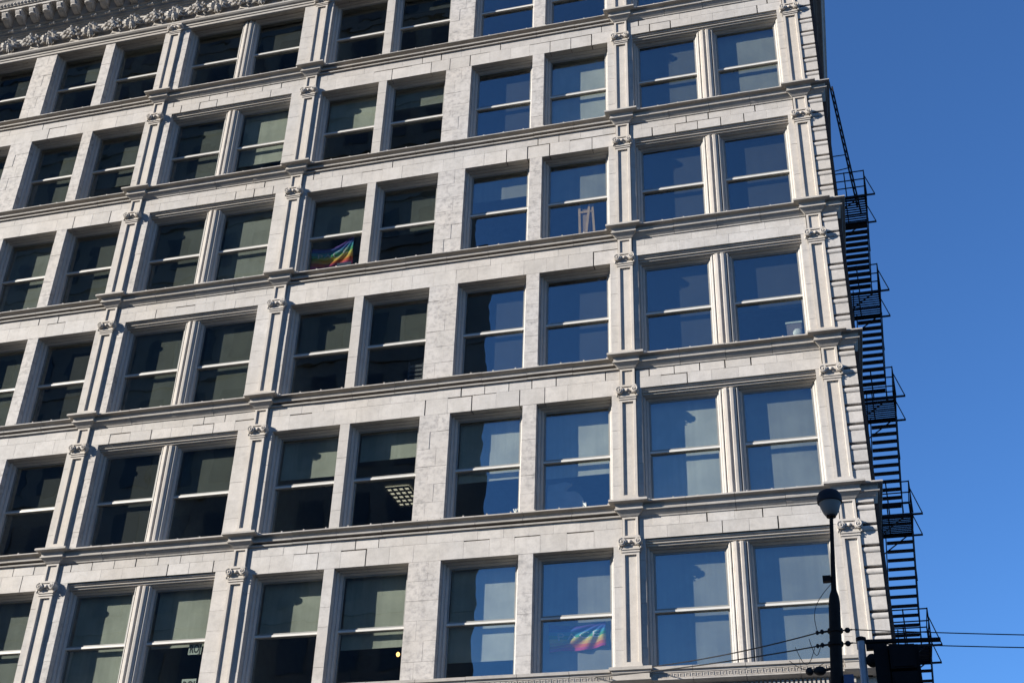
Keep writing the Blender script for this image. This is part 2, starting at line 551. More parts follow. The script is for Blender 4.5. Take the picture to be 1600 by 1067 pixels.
# ------------------------------------------------------------------ sill courses and cornices between the pilasters
SILL4 = [(-.05, .660), (.050, .664), (.056, .698), (-.05, .702), (-.05, .752), (.098, .755), (.104, .792), (.030, .799), (.018, .806), (.018, .88), (.030, .902), (.134, .908), (.140, .914), (.140, .936), (.118, .950), (-.38, 1.0), (-.38, .70)]
CORN2 = [(-.03, .626), (.022, .632), (.030, .660), (.060, .690), (.100, .738), (.104, .752), (.140, .758), (.146, .792), (.106, .800), (.104, .86), (.115, .898), (.14, .906), (.212, .912), (.22, .918), (.22, .944), (.195, .962), (-.38, 1.0), (-.38, .64)]
LOW = [(0.0, -3.06 + 3.7), (.10, .67), (.16, .69), (.19, .705), (.215, .715), (.215, .745), (.185, .75), (.185, .85), (.20, .86), (.21, .90), (.245, .915), (.25, .975), (.21, .99), (-.38, 1.0), (-.38, .66)]
def stone_mesh(prof, w, knobs, name):
    m = MB()
    m.prism_x([(-p, z) for p, z in prof], -w / 2 + 0.004, w / 2 - 0.004)
    lip = max(p for p, z in prof)
    for kx in knobs:
        m.add([(kx - .020, -lip + .012, .925), (kx + .020, -lip + .012, .925), (kx + .014, -lip + .018, .978), (kx - .014, -lip + .018, .978),
               (kx - .020, -lip + .08, .95), (kx + .020, -lip + .08, .95), (kx + .014, -lip + .07, .98), (kx - .014, -lip + .07, .98)],
              [(0, 1, 2, 3), (3, 2, 6, 7), (0, 3, 7, 4), (1, 5, 6, 2), (4, 7, 6, 5)])
    return m.mesh(name, MAT['sill'])
smc = {}
for r in range(-1, 5):
    h = r * FH
    for x0, x1, pair, ops in bays:
        prof = LOW if r < 0 else (CORN2 if pair else SILL4)
        n = max(1, round((x1 - x0) / 1.08))
        w = (x1 - x0) / n
        nm = 'cornice_stone' if (pair or r < 0) else 'sill_stone'
        key = (round(w, 3), pair, r < 0)
        if key not in smc:
            smc[key] = stone_mesh(prof, w, (-w / 4, w / 4), nm)
        for i in range(n):
            x = x0 + w * (i + 0.5)
            if in_frame((x, 0, h + 0.9), 120):
                put(nm, smc[key], (x, rnd.uniform(-.003, .003), h + rnd.uniform(-.003, .003)), B)
fill = MB()
for r in range(-1, 5):
    for x0, x1, pair, ops in bays:
        fill.box(x0 + .003, x1 - .003, .035, .37, r * FH + .72, r * FH + .955)
put('sill_backing', fill.mesh('sill_backing', MAT['mortar']), (0, 0, 0), B)
# greek key band under the lowest sill
key = MB()
for x0, x1, pair, ops in bays:
    x = x0 + 0.05
    y0 = -.185
    while x < x1 - 0.16:
        if in_frame((x, 0, -2.9), 60):
            z = -3.7 + .755
            key.box(x, x + .014, y0 - .016, y0 + .01, z, z + .09)
            key.box(x + .018, x + .085, y0 - .016, y0 + .01, z + .076, z + .09)
            key.box(x + .07, x + .085, y0 - .016, y0 + .01, z + .022, z + .072)
            key.box(x + .036, x + .066, y0 - .016, y0 + .01, z + .022, z + .036)
            key.box(x + .036, x + .05, y0 - .016, y0 + .01, z + .04, z + .06)
            key.box(x + .018, x + .105, y0 - .016, y0 + .01, z - .001, z + .012)
        x += .12
o = put('key_pattern', key.mesh('key_pattern', MAT['trim']), (0, 0, 0), B); o['kind'] = 'stuff'
# small dentils under it
dn = MB()
for x0, x1, pair, ops in bays:
    x = x0 + .03
    while x < x1 - .05:
        if in_frame((x, 0, -3.1), 60): dn.box(x, x + .045, -.075, .03, -3.17, -3.065)
        x += .085
o = put('dentil_row', dn.mesh('dentil_row', MAT['sill']), (0, 0, 0), B); o['kind'] = 'stuff'
lw = MB().box(XL, CORNER, .03, .09, -3.9, -3.05)
put('lower_spandrel', lw.mesh('lower_spandrel', MAT['wall']), (0, 0, 0), B)

# ------------------------------------------------------------------ heads over the paired windows and their mullions
hp = [(-.0, .139), (.0 + .05, .139), (.05, .10), (.085, .095), (.085, .055), (.13, .05), (.13, .01), (.17, .005), (.17, -.02), (.40, -.02), (.40, .139)]
hm = MB().prism_x([(max(y, .012), z) for y, z in hp], -1.948, 1.948).mesh('head_moulding', MAT['trim'])
mp_ = [(-.165, .40), (-.165, .26), (-.155, .20), (-.15, .165), (-.125, .15), (-.11, .15), (-.10, .125), (-.045, .118), (-.03, .125), (-.022, .165), (.022, .165), (.03, .125), (.045, .118), (.10, .125), (.11, .15), (.125, .15), (.15, .165), (.155, .20), (.165, .26), (.165, .40)]
mm = MB().prism_z(mp_, -2.74, -.018)
mm.box(-.175, .175, .105, .40, -2.74, -2.62)
mm = mm.mesh('mullion', MAT['trim'])
for r in ROWS:
    for xc in (2.65, -11.35):
        if in_frame((xc, 0, r * FH), 300):
            put('head_moulding', hm, (xc, 0, r * FH), B)
            put('mullion', mm, (xc, 0, r * FH), B)

# ------------------------------------------------------------------ pilasters, capitals, caps
PJ = 0.07                           # shaft stands proud of the wall
def pil_shaft():
    m = MB()
    zb, zt = -2.66, -.165
    rim = .058
    y0, y1, yr = -PJ, .2, -PJ + .045
    # rim strips with the sunk panel between them
    m.prism_z([(-PH, y1), (-PH, y0), (-PH + rim, y0), (-PH + rim + .012, yr), (PH - rim - .012, yr), (PH - rim, y0), (PH, y0), (PH, y1)], zb + .12, zt - .06)
    m.box(-PH, PH, y0, y1, zt - .06, zt + .02)
    m.box(-PH - .02, PH + .02, y0 - .02, y1, zb - .06, zb + .05)
    m.box(-PH - .01, PH + .01, y0 - .01, y1, zb + .05, zb + .085)
    m.box(-PH, PH, y0, y1, zb + .085, zb + .12)
    # neck above the capital
    m.prism_z([(-.17, y1), (-.17, y0 + .005), (-.17 + .05, y0 + .005), (-.17 + .06, y0 + .04), (.17 - .06, y0 + .04), (.17 - .05, y0 + .005), (.17, y0 + .005), (.17, y1)], .21, .60)
    m.box(-.17, .17, y0 + .005, y1, .60, .655)
    m.box(-.17, .17, y0 + .005, y1, .185, .21)
    return m.mesh('pilaster', MAT['trim'])
def capital():
    m = MB()
    yf = -PJ
    m.box(-.20, .20, yf - .02, .1, -.17, -.145)         # neck rings
    m.box(-.19, .19, yf - .008, .1, -.145, -.115)
    m.box(-.205, .205, yf - .028, .1, -.115, -.085)
    m.box(-.185, .185, yf - .01, .1, -.085, -.02)
    m.box(-.185, .185, yf - .03, .1, -.02, .012)
    # volute band and scrolls
    m.prism_x([(yf - .02, .012), (yf - .06, .03), (yf - .06, .10), (yf - .04, .125), (.1, .125), (.1, .012)], -.17, .17)
    for s in (-1, 1):
        cx, cz, n = s * .175, .045, 18
        pts = [(cx + .085 * math.cos(2 * math.pi * k / n), cz + .085 * math.sin(2 * math.pi * k / n)) for k in range(n)]
        m.add([(x, yf - .095, z) for x, z in pts] + [(x, .06, z) for x, z in pts],
              [tuple(range(n)), tuple(range(2 * n - 1, n - 1, -1))] + [(k, (k + 1) % n, (k + 1) % n + n, k + n) for k in range(n)])
        sp = []
        for k in range(34):
            t = k / 33.0
            a = math.pi / 2 + s * -t * 3.0 * math.pi
            rr = .078 * (1 - .86 * t)
            sp.append((cx + rr * math.cos(a), yf - .100, cz + rr * math.sin(a)))
        m.tube(sp, .014, 5)
        m.ball((cx, yf - .10, cz), .022, .022, .022, 8, 4)
        m.ball((s * .235, yf - .03, -.06), .028, .03, .05, 6, 4)
    m.ball((0, yf - .06, .05), .045, .03, .04, 8, 5)
    m.box(-.225, .225, yf - .075, .1, .128, .15)
    m.box(-.205, .205, yf - .055, .1, .15, .186)
    return m.mesh('capital', MAT['trim'], True)
def cap():
    prof = [(0, .64), (.02, .652), (.05, .690), (.088, .730), (.122, .762), (.140, .766), (.140, .796), (.122, .80), (.122, .855), (.130, .885), (.150, .903), (.240, .915), (.252, .922), (.252, .966), (.235, .982), (-.08, 1.035), (-.08, .64)]
    m = MB()
    hw = .172
    m.sweep(prof, [(-hw, .30), (-hw, -PJ + .005), (hw, -PJ + .005), (hw, .30)])
    m.box(-hw + .07, hw - .07, -PJ + .05, .30, .64, 1.03)
    return m.mesh('pilaster_cap', MAT['sill'])
ms, mc, mk_ = pil_shaft(), capital(), cap()
def lowcap():
    m = MB()
    m.sweep(LOW[:-2] + [(-.08, 1.02), (-.08, .66)], [(-.19, .30), (-.19, -PJ - .05), (.19, -PJ - .05), (.19, .30)])
    return m.mesh('pilaster_cap', MAT['sill'])
ml = lowcap()
for px in (P0, P1, P2, P3, P4):
    for r in ROWS:
        h = r * FH
        if not in_frame((px, 0, h - 1), 260): continue
        p = put('pilaster', ms, (px, 0, h), B)
        put('capital', mc, (px, 0, h), p)
        if r < 5:
            put('pilaster_cap', mk_, (px, 0, h), p)
        if r == 0:
            put('pilaster_cap', ml, (px, 0, -FH), p)

# ------------------------------------------------------------------ corner quoins and side wall
def quoin(w, hgt):
    m = MB()
    g = .026
    zt = hgt - g
    pr = [(.10, g), (-.022, g), (-.030, g + .012), (-.030, zt - .145), (-.012, zt - .132)]
    for k in range(7):
        a = -math.pi / 2 + math.pi * k / 6
        pr.append((-.012 - .036 * math.cos(a), zt - .066 + .062 * math.sin(a)))
    pr += [(.10, zt)]
    m.prism_x(pr, 0, w)
    return m.mesh('quoin_block', MAT['wall'])
qh = FH / 8
qm = quoin(CORNER - P0 - PH - .004, qh)
for r in range(-1, 6):
    for k in range(8):
        z = r * FH + .075 - 0.0 + (k - 6) * qh
        if r == -1 and k < 5: continue
        if r == 5 and z > 18.1: continue
        if in_frame((5.3, 0, z), 150):
            put('quoin_block', qm, (P0 + PH + .004, 0, z), B)
sw = MB()
sw.add([(CORNER - .001, .10, GZ), (SIDE(30), 30, GZ), (SIDE(30) - .3, 30, GZ), (CORNER - .35, .10, GZ),
        (CORNER - .001, .10, 20.9), (SIDE(30), 30, 20.9), (SIDE(30) - .3, 30, 20.9), (CORNER - .35, .10, 20.9)],
       [(0, 3, 2, 1), (4, 5, 6, 7), (0, 1, 5, 4), (1, 2, 6, 5), (2, 3, 7, 6), (3, 0, 4, 7)])
put('side_wall', sw.mesh('side_wall', MAT['brick']), (0, 0, 0), B)
ret = [(p, z) for p, z in CORN2[:-2]] + [(-.05, 1.0), (-.05, .64)]
rm = MB().sweep(ret, [(P0 + .20, 0.0), (CORNER, 0.0), (SIDE(9), 9.0)]).mesh('corner_cornice', MAT['sill'])
srm = MB()
srm.box(CORNER - .05, CORNER + .09, .30, 1.1, -2.6, .66)
srm = srm.mesh('side_pilaster', MAT['brick'])
sfr = MB()
for a, b_, c_, d_ in ((0, 1.5, 0, .09), (0, 1.5, 2.31, 2.4), (0, .09, .09, 2.31), (1.41, 1.5, .09, 2.31), (.09, 1.41, 1.16, 1.22)):
    sfr.box(-.05, .05, a, b_, c_, d_)
sfr = sfr.mesh('side_window', MAT['frame'])
spn = MB().box(-.02, .02, .095, 1.405, .095, 2.305).mesh('pane', MAT['towerglass'])
for r in range(-1, 6):
    if r < 5: put('corner_cornice', rm, (0, 0, r * FH), B)
    put('side_pilaster', srm, (0, 0, r * FH), B)
    for y in (2.6, 5.6, 9.0):
        w_ = put('side_window', sfr, (SIDE(y + .7) + .0, y, r * FH - 2.4), B)
        put('pane', spn, (SIDE(y + .7) + .0, y, r * FH - 2.4), w_)

# ------------------------------------------------------------------ top: architrave ledge, garland frieze, bed mouldings, brackets, crown
arch = [(0, 18.40), (.03, 18.42), (.03, 18.50), (.055, 18.51), (.055, 18.575), (.10, 18.60), (.135, 18.645), (.135, 18.70), (.0, 18.735), (-.08, 18.735), (-.08, 18.40)]
arch = [(p, z + .06) for p, z in arch]
path = [(XL, 0.0), (CORNER, 0.0), (SIDE(30), 30.0)]
put('architrave', MB().sweep(arch, path).mesh('architrave', MAT['sill']), (0, 0, 0), B)
fr = [(.0, 18.80), (.0, 19.52), (-.08, 19.52), (-.08, 18.80)]
put('frieze', MB().sweep(fr, path).mesh('frieze', MAT['carve']), (0, 0, 0), B)
bed = [(0, 19.52), (.03, 19.53), (.03, 19.57), (.08, 19.60), (.08, 19.63), (.12, 19.66), (.12, 19.72), (.18, 19.76), (.18, 19.80), (.24, 19.84), (.25, 20.30), (-.08, 20.30), (-.08, 19.52)]
put('bed_moulding', MB().sweep(bed, path).mesh('bed_moulding', MAT['carve']), (0, 0, 0), B)
crown = [(.25, 20.30), (.62, 20.30), (.62, 20.38), (.66, 20.39), (.68, 20.5), (.72, 20.58), (.78, 20.64), (.78, 20.74), (-.08, 20.9), (-.08, 20.30)]
put('crown_moulding', MB().sweep(crown, path).mesh('crown_moulding', MAT['carve']), (0, 0, 0), B)
r2 = random.Random(3)
def leaf(m, base, tip, w, lift):
    base, tip = Vector(base), Vector(tip)
    d = tip - base
    sd = Vector((d.z, 0, -d.x)).normalized() * w
    mid = base + d * .55 + Vector((0, -lift, 0))
    m.add([base + sd * .4, base - sd * .4, mid - sd, tip + Vector((0, -lift * .5, 0)), mid + sd, mid + Vector((0, -w * .7, 0)), base + Vector((0, .03, 0))],
          [(0, 1, 5), (1, 2, 5), (2, 3, 5), (3, 4, 5), (4, 0, 5), (6, 0, 4), (6, 4, 3), (6, 3, 2), (6, 2, 1)])
def rosette():
    m = MB()
    for k in range(11):
        a = math.radians(-20 + 220 * k / 10.0)
        L = .30 + r2.uniform(-.03, .05)
        leaf(m, (0, -.03, -.06), (L * math.cos(a) * .95, -.05 - r2.uniform(0, .05), -.06 + L * math.sin(a)), .042, .12)
    for k in range(7):
        a = math.radians(190 + 160 * k / 6.0)
        leaf(m, (0, -.04, -.06), (.17 * math.cos(a), -.06, -.06 + .2 * math.sin(a)), .04, .09)
    m.ball((0, -.12, -.09), .085, .10, .10, 9, 6)
    m.ball((0, -.22, -.07), .03, .03, .03, 6, 4)
    return m.mesh('frieze_rosette', MAT['carve'])
def bunch():
    m = MB()
    for k in range(26):
        x = r2.uniform(-.21, .21); z = r2.uniform(-.17, .17) * (1 - abs(x) * 1.6) + .02
        m.ball((x, -.06 - .10 * (1 - abs(x) * 3) - r2.uniform(0, .04), z - .03), r2.uniform(.035, .06), .05, r2.uniform(.035, .055), 6, 4)
    for k in range(9):
        x = -.26 + .065 * k
        leaf(m, (x * .7, -.03, .02), (x, -.09, .19 + r2.uniform(-.03, .03) - abs(x) * .3), .04, .06)
    return m.mesh('frieze_fruit_bunch', MAT['carve'])
def curl():
    m = MB()
    for s in (-1, 1):
        pts = []
        for k in range(14):
            t = k / 13
            a = s * (math.pi * 1.9 * t)
            r_ = .085 * (1 - .6 * t)
            pts.append((s * .05 + r_ * math.sin(a), -.045 - .03 * t, .05 * s * 0 + r_ * math.cos(a) - .02))
        m.tube(pts, .02, 5)
    return m.mesh('frieze_curl', MAT['carve'])
mr, mb, mcu = rosette(), bunch(), curl()
for k in range(-3, 12):
    x = -19.88 + k * 0.752 * 2
    for dx, me, nm in ((0, mr, 'frieze_rosette'), (.752, mb, 'frieze_fruit_bunch'), (.33, mcu, 'frieze_curl'), (1.17, mcu, 'frieze_curl')):
        if in_frame((x + dx, 0, 19.1), 60):
            put(nm, me, (x + dx, -.01, 19.14), B).scale = (1.28, 1.25, 1.32)
# the row of egg shaped beads and the brackets
gm = MB()
for i in (-1, 0, 1):
    gm.ball((i * .068, -.235, 0), .037, .05, .05, 7, 5)
gm = gm.mesh('bead_group', MAT['carve'], True)
bk = MB()
for s in (-1, 1):
    pass
pr = [(-.25, -.02), (-.30, -.04), (-.42, -.03), (-.52, .03), (-.60, .10), (-.66, .19), (-.68, .27), (-.66, .33), (-.25, .33)]
bk.prism_x([(y, z) for y, z in pr], -.11, .11)
bk.prism_x([(y - .025, z - .02) for y, z in pr[1:7]] + [(-.5, .2)], -.06, .06)
bk.box(-.15, .15, -.70, -.25, .33, .37)
bk.ball((0, -.58, .08), .13, .09, .06, 8, 5)
for s in (-1, 1):
    bk.ball((s * .112, -.42, .13), .02, .11, .11, 8, 5)
bk = bk.mesh('cornice_bracket', MAT['carve'], True)
cr = MB()
for i in range(4):
    cr.ball((-.19 + i * .127, -.79, 0), .05, .05, .06, 7, 5)
cr = cr.mesh('egg_row', MAT['carve'], True)
for k in range(-8, 24):
    x = -20.58 + k * .515
    if in_frame((x, -.2, 19.6), 60): put('bead_group', gm, (x + .1, 0, 19.69), B)
    if in_frame((x, -.5, 20.0), 70): put('cornice_bracket', bk, (x, .04, 19.90), B)
    if in_frame((x, -.8, 20.4), 60): put('egg_row', cr, (x, .12, 20.47), B)

# ------------------------------------------------------------------ windows
def frame_mesh():
    m = MB()
    hw = WW / 2
    J = [(0, .17), (.018, .17), (.052, .215), (.052, .262), (.072, .262), (.108, .305), (.108, .43), (0, .43)]
    m.prism_z([(-hw + .002 + x, y) for x, y in J], -2.72, -.003)
    m.prism_z([(hw - .002 - x, y) for x, y in J], -2.72, -.003)
    H = [(.17, 0), (.17, -.012), (.215, -.035), (.262, -.035), (.262, -.05), (.305, -.08), (.43, -.08), (.43, 0)]
    m.prism_x([(y, z - .004) for y, z in H], -hw + .05, hw - .05)
    m.box(-hw + .1, hw - .1, .30, .43, -2.72, -2.655)
    # pulley cover on the jamb
    m.box(-hw + .108, -hw + .114, .325, .345, -1.62, -1.50)
    return m.mesh('window', MAT['frame'])
iw = WW / 2 - .109
def sash(z0, z1, y):
    m = MB(); s = .038
    m.box(-iw, -iw + s, y - .02, y + .02, z0, z1); m.box(iw - s, iw, y - .02, y + .02, z0, z1)
    m.box(-iw + s, iw - s, y - .02, y + .02, z1 - s, z1); m.box(-iw + s, iw - s, y - .02, y + .02, z0, z0 + s)
    return m
su = sash(-1.36, -.085, .345).mesh('upper_sash', MAT['sash'])
slw = sash(-2.655, -1.385, .392).mesh('lower_sash', MAT['sash'])
rl = MB().box(-iw + .001, iw - .001, .310, .363, -1.405, -1.360).mesh('meeting_rail', MAT['rail'])
gx = iw - .03
def pane(z0, z1):
    zc = (z0 + z1) / 2; hh = (z1 - z0) / 2
    return MB().box(-gx, gx, -.003, .003, -hh, hh).mesh('pane', MAT['glass'])
gu, gl_ = pane(-1.33, -.11), pane(-2.63, -1.415)
bw = iw - .012
blc = {}
def blind_mesh(drop, tone):
    k = (round(drop, 2), tone)
    if k not in blc:
        m = MB()
        n = 12
        vs = []; fs = []
        for i in range(n + 1):
            x = -bw + 2 * bw * i / n
            y = .002 * math.sin(i * 1.9)
            vs += [(x, .515 + y, -.06), (x, .515 + y, -drop), (x, .523 + y, -drop), (x, .523 + y, -.06)]
        for i in range(n):
            a, b_ = i * 4, i * 4 + 4
            for j in range(4):
                fs.append((a + j, a + (j + 1) % 4, b_ + (j + 1) % 4, b_ + j))
        m.add(vs, fs)
        m.box(-bw, bw, .508, .53, -drop - .025, -drop - .001)
        blc[k] = m.mesh('blind', BL[tone], True)
    return blc[k]
F = 2.58
# (drop, tone) for each window, from the lowest row up
BLIND = {
 0: dict(eL=(F, 1), fL=(F, 0), gL=(1.42, 0), b=(1.36, 0), c=(1.72, 0), d=(2.15, 0), e=(F, 1), f=(F, 1), g=(F, 1)),
 1: dict(eL=(1.2, 3), fL=(F, 3), gL=(1.25, 2), b=(1.08, 0), c=(.78, 0), d=(1.6, 0), e=(1.68, 0), f=(F, 0), g=(F, 1)),
 2: dict(dL=(F, 2), eL=(F, 3), fL=(F, 2), gL=(F, 2), b=(1.3, 2), c=(1.33, 2), d=(F, 3), e=(F, 3), f=(F, 3), g=(1.52, 3)),
 3: dict(dL=(F, 1), eL=(F, 2), fL=(F, 2), gL=(F, 1), b=(1.3, 1), c=(1.5, 2), d=(.8, 1), e=(1.32, 1), f=(F, 3), g=(F, 3)),
 4: dict(dL=(F, 2), eL=(1.9, 2), fL=(F, 2), gL=(1.9, 0), b=(1.3, 0), c=(.7, 1), d=(F, 3), e=(F, 0), f=(F, 2), g=(F, 1)),
 5: dict(cL=(1.3, 3), dL=(1.0, 2), eL=None, fL=None, gL=(1.2, 3), b=None, c=(.6, 3), d=None, e=(1.34, 3), f=(F, 2), g=(F, 2)),
}
fm = frame_mesh()
for r in ROWS:
    for k, (x0, pair) in COLS.items():
        xc = x0 + WW / 2
        h = r * FH
        if not (in_frame((xc, 0, h - .3), 90) or in_frame((xc, 0, h - 2.4), 90)): continue
        dy = 0.0
        w = put('window', fm, (xc, 0, h), B)
        put('upper_sash', su, (xc, 0, h), w)
        put('lower_sash', slw, (xc, 0, h), w)
        put('meeting_rail', rl, (xc, rnd.uniform(-.004, .004), h), w)
        for me, zc, y in ((gu, -.72, .345), (gl_, -2.0225, .392)):
            put('pane', me, (xc, y, h + zc), w, (rnd.gauss(0, .0022), 0, rnd.gauss(0, .0022)))
        bd = BLIND[r].get(k, (F, 2))
        if bd:
            put('blind', blind_mesh(*bd), (xc, rnd.uniform(-.01, .01), h), w, (0, rnd.uniform(-.006, .006), 0))

# ------------------------------------------------------------------ things behind the glass
def flag(label, corners, rise, seed, slack):
    """cloth hung by its upper edge behind a lower sash; corners = TL, TR, BR, BL"""
    TL, TR, BR, BLc = [Vector(c) for c in corners]
    rr = random.Random(seed)
    def pos(u, v, off=0.0):
        top = TL.lerp(TR, u); bot = BLc.lerp(BR, u)
        p = bot.lerp(top, v) + Vector((0, 0, rise * u ** 3 * (.35 + .65 * v)))
        sag = -.10 * slack * math.sin(math.pi * u) * v
        du, dv = (1 - u) * 1.3 + .05, (1 - v) + .05
        a = math.atan2(dv, du)
        d = math.hypot(du, dv)
        y = .026 * math.sin(a * 17 + 1.3 * math.sin(3 * d + seed)) * min(1, d * 1.4)
        return Vector((p.x, p.y + y + off, p.z + sag + .045 * slack * math.sin(a * 9 + seed) * (1 - v)))
    nx, ny = 44, 26
    me = bpy.data.meshes.new('peace_flag')
    vs = [pos(i / nx, j / ny) for j in range(ny + 1) for i in range(nx + 1)]
    fs = [(j * (nx + 1) + i, j * (nx + 1) + i + 1, (j + 1) * (nx + 1) + i + 1, (j + 1) * (nx + 1) + i) for j in range(ny) for i in range(nx)]
    me.from_pydata(vs, [], fs)
    uvl = me.uv_layers.new(name='UVMap')
    for lp in me.loops:
        i, j = lp.vertex_index % (nx + 1), lp.vertex_index // (nx + 1)
        uvl.data[lp.index].uv = (i / nx, min(.999, j / ny))
    me.materials.append(MAT['flag'])
    me.polygons.foreach_set('use_smooth', [True] * len(me.polygons))
    o = thing('peace_flag', label, 'flag', (0, 0, 0), 'rainbow flags hung inside windows', me)
    so_ = o.modifiers.new('thick', 'SOLIDIFY'); so_.thickness = .003
    cu = bpy.data.curves.new('lettering', 'FONT')
    cu.body = 'PACE'; cu.size = 1.0; cu.align_x = 'LEFT'; cu.space_character = 1.25
    tmp = bpy.data.objects.new('tmp', cu); COL.objects.link(tmp)
    bpy.context.view_layer.update()
    tm = bpy.data.meshes.new_from_object(tmp.evaluated_get(bpy.context.evaluated_depsgraph_get()))
    bpy.data.objects.remove(tmp)
    bm = bmesh.new(); bm.from_mesh(tm)
    bmesh.ops.triangulate(bm, faces=bm.faces)
    for _ in range(2):
        bmesh.ops.subdivide_edges(bm, edges=[e for e in bm.edges if e.calc_length() > .12], cuts=1, use_grid_fill=False)
        bmesh.ops.triangulate(bm, faces=bm.faces)
    mx = max(v.co.x for v in bm.verts); my = max(v.co.y for v in bm.verts)
    for v in bm.verts:
        v.co = pos(.14 + .74 * v.co.x / mx, .46 + .24 * v.co.y / my, -.006)
    bm.to_mesh(tm); bm.free()
    tm.materials.clear(); tm.materials.append(MAT['white'])
    put('lettering', tm, (0, 0, 0), o)
    return o
flag('rainbow peace flag with white letters in the lowest row, beside the right middle pilaster', ((-1.52, .452, -1.47), (-.27, .452, -1.50), (-.26, .452, -2.03), (-1.48, .452, -2.10)), .04, 1, .45)
flag('rainbow peace flag sagging in a dark fourth row window right of a pilaster', ((-8.30, .452, 9.50), (-7.10, .452, 9.42), (-7.06, .452, 8.74), (-8.26, .452, 8.80)), .36, 4, .7)
# parcel under the fourth row flag
t = thing('carton', 'small dark blue carton with white spots under the upper rainbow flag', 'carton', (-7.28, .43, 8.44))
put('carton_body', MB().box(-.20, .20, -.012, .012, 0, .42).mesh('carton_body', MAT['blue']), (-7.28, .428, 8.44), t)
for dx, dz, s in ((.02, .2, .05), (.11, .29, .035)):
    put('label_spot', MB().box(-s, s, -.004, .004, -s * .8, s * .8).mesh('label_spot', MAT['white']), (-7.28 + dx, .411, 8.44 + dz), t)

def paper(label, x, z, w, hgt, txt):
    t = thing('paper_notice', label, 'notice', (x, .43, z), 'paper notices taped inside a window', MB().box(0, w, 0, .004, 0, hgt).mesh('paper_notice', MAT['paper']))
    cu = bpy.data.curves.new('lettering', 'FONT')
    cu.body = txt; cu.size = hgt * .95; cu.extrude = .001; cu.offset = .006
    tmp = bpy.data.objects.new('tmp', cu); COL.objects.link(tmp)
    bpy.context.view_layer.update()
    tm = bpy.data.meshes.new_from_object(tmp.evaluated_get(bpy.context.evaluated_depsgraph_get()))
    bpy.data.objects.remove(tmp)
    mx = max(v.co.x for v in tm.vertices)
    for v in tm.vertices:
        v.co = Vector((w * .08 + v.co.x / mx * w * .84, -.003 + v.co.z, hgt * .16 + v.co.y))
    tm.materials.clear(); tm.materials.append(MAT['ink'])
    put('lettering', tm, (x, .43, z), t)
paper('small paper notice with black letters just under the window rail', -10.02, -1.66, .33, .28, 'ROJ')
paper('pale paper notice at the bottom edge, below the lettered notice', -10.06, -2.52, .36, .30, 'ROJ')

# easel boards
t = thing('wooden_easel', 'light wooden trestle legs leaning behind glass in the fourth row', 'easel', (-.62, .62, 8.2))
for nm, p, q in (('leg', (-.84, .47, 8.1), (-.87, .47, 9.66)), ('leg', (-.74, .45, 8.1), (-.60, .45, 9.66)), ('leg', (-.44, .47, 8.1), (-.53, .47, 9.66)), ('crosspiece', (-.86, .46, 9.44), (-.54, .46, 9.44))):
    m = MB().bar(p, q, .06, .03, (0, 1, 0)).mesh(nm, MAT['wood'])
    put(nm, m, (0, 0, 0), t)
put('board', MB().box(-.82, -.56, .486, .498, 8.1, 9.60).mesh('board', MAT['tan']), (0, 0, 0), t)
# rounded chair back under the half blind
m = MB()
pts = [(-1.62, 0), (-.80, 0), (-.76, .30), (-.80, .48), (-.88, .60), (-.98, .66), (-1.12, .665), (-1.22, .70), (-1.16, .78), (-1.05, .86), (-1.20, .92), (-1.40, .88), (-1.62, .86)]
vs = [(x, .56, z) for x, z in pts] + [(x, .66, z) for x, z in pts]
n = len(pts)
m.add(vs, [tuple(range(n)), tuple(range(2 * n - 1, n - 1, -1))] + [(k, (k + 1) % n, (k + 1) % n + n, k + n) for k in range(n)])
t = thing('draped_chair', 'pale rounded cloth covered chair back behind glass under a half drawn blind', 'chair', (0, 0, 1.0), None, m.mesh('draped_chair', MAT['cloth']))
# grey desk chair in a third row window
t = thing('office_chair', 'grey slatted chair back standing behind dark third row glass', 'chair', (-5.12, .75, 4.7))
for i in range(5):
    put('slat', MB().box(-.17, .17, -.015, .015, .30 + i * .12, .37 + i * .12).mesh('slat', MAT['chairm']), (-5.12, .75, 4.75), t)
for s in (-1, 1):
    put('post', MB().box(s * .19 - .02, s * .19 + .02, -.02, .02, 0, .95).mesh('post', MAT['chairm']), (-5.12, .75, 4.75), t)
put('seat', MB().box(-.22, .22, 0, .4, .12, .2).mesh('seat', MAT['chairm']), (-5.12, .75, 4.75), t)
# shelf unit at the right of the third row
t = thing('storage_box', 'brown storage box with white trim on the sill beside the corner pilaster', 'box', (4.22, .56, 4.70))
put('body', MB().box(-.17, .17, -.06, .18, 0, .70).mesh('body', MAT['boxm']), (4.22, .56, 4.70), t)
put('rim', MB().box(-.19, .19, -.075, .19, .70, .745).mesh('rim', MAT['paper']), (4.22, .56, 4.70), t)
put('bag', MB().ball((.07, -.085, .42), .11, .04, .12, 10, 6).mesh('bag', MAT['white'], True), (4.22, .56, 4.70), t)
# small pots and bundles on sills
def pot(label, x, z, mt):
    t = thing('plant_pot', label, 'pot', (x, .33, z), None, MB().lathe([(.05, 0), (.065, .09), (.07, .11), (.03, .115)], 10).mesh('plant_pot', MAT[mt], True))
    q = random.Random(int(x * 100))
    for i in range(5):
        a = q.uniform(-.5, .5)
        put('stem', MB().tube([(0, 0, .1), (a * .06, 0, .17), (a * .16, 0, .24)], .008, 5).mesh('stem', MAT[mt]), (x, .33, z), t)
pot('little pale potted plant on the second row sill beside the pale rounded chair back', -.66, 1.005, 'paper')
pot('little pale pot at the right end of a second row sill, beside a narrow pier', -2.30, 1.005, 'paper')
t = thing('cloth_bundle', 'small pale bundle lying on a dark window sill in the third row', 'bundle', (-7.30, .31, 4.71), None, MB().ball((0, 0, .05), .14, .05, .06, 9, 5).mesh('cloth_bundle', MAT['paper'], True))
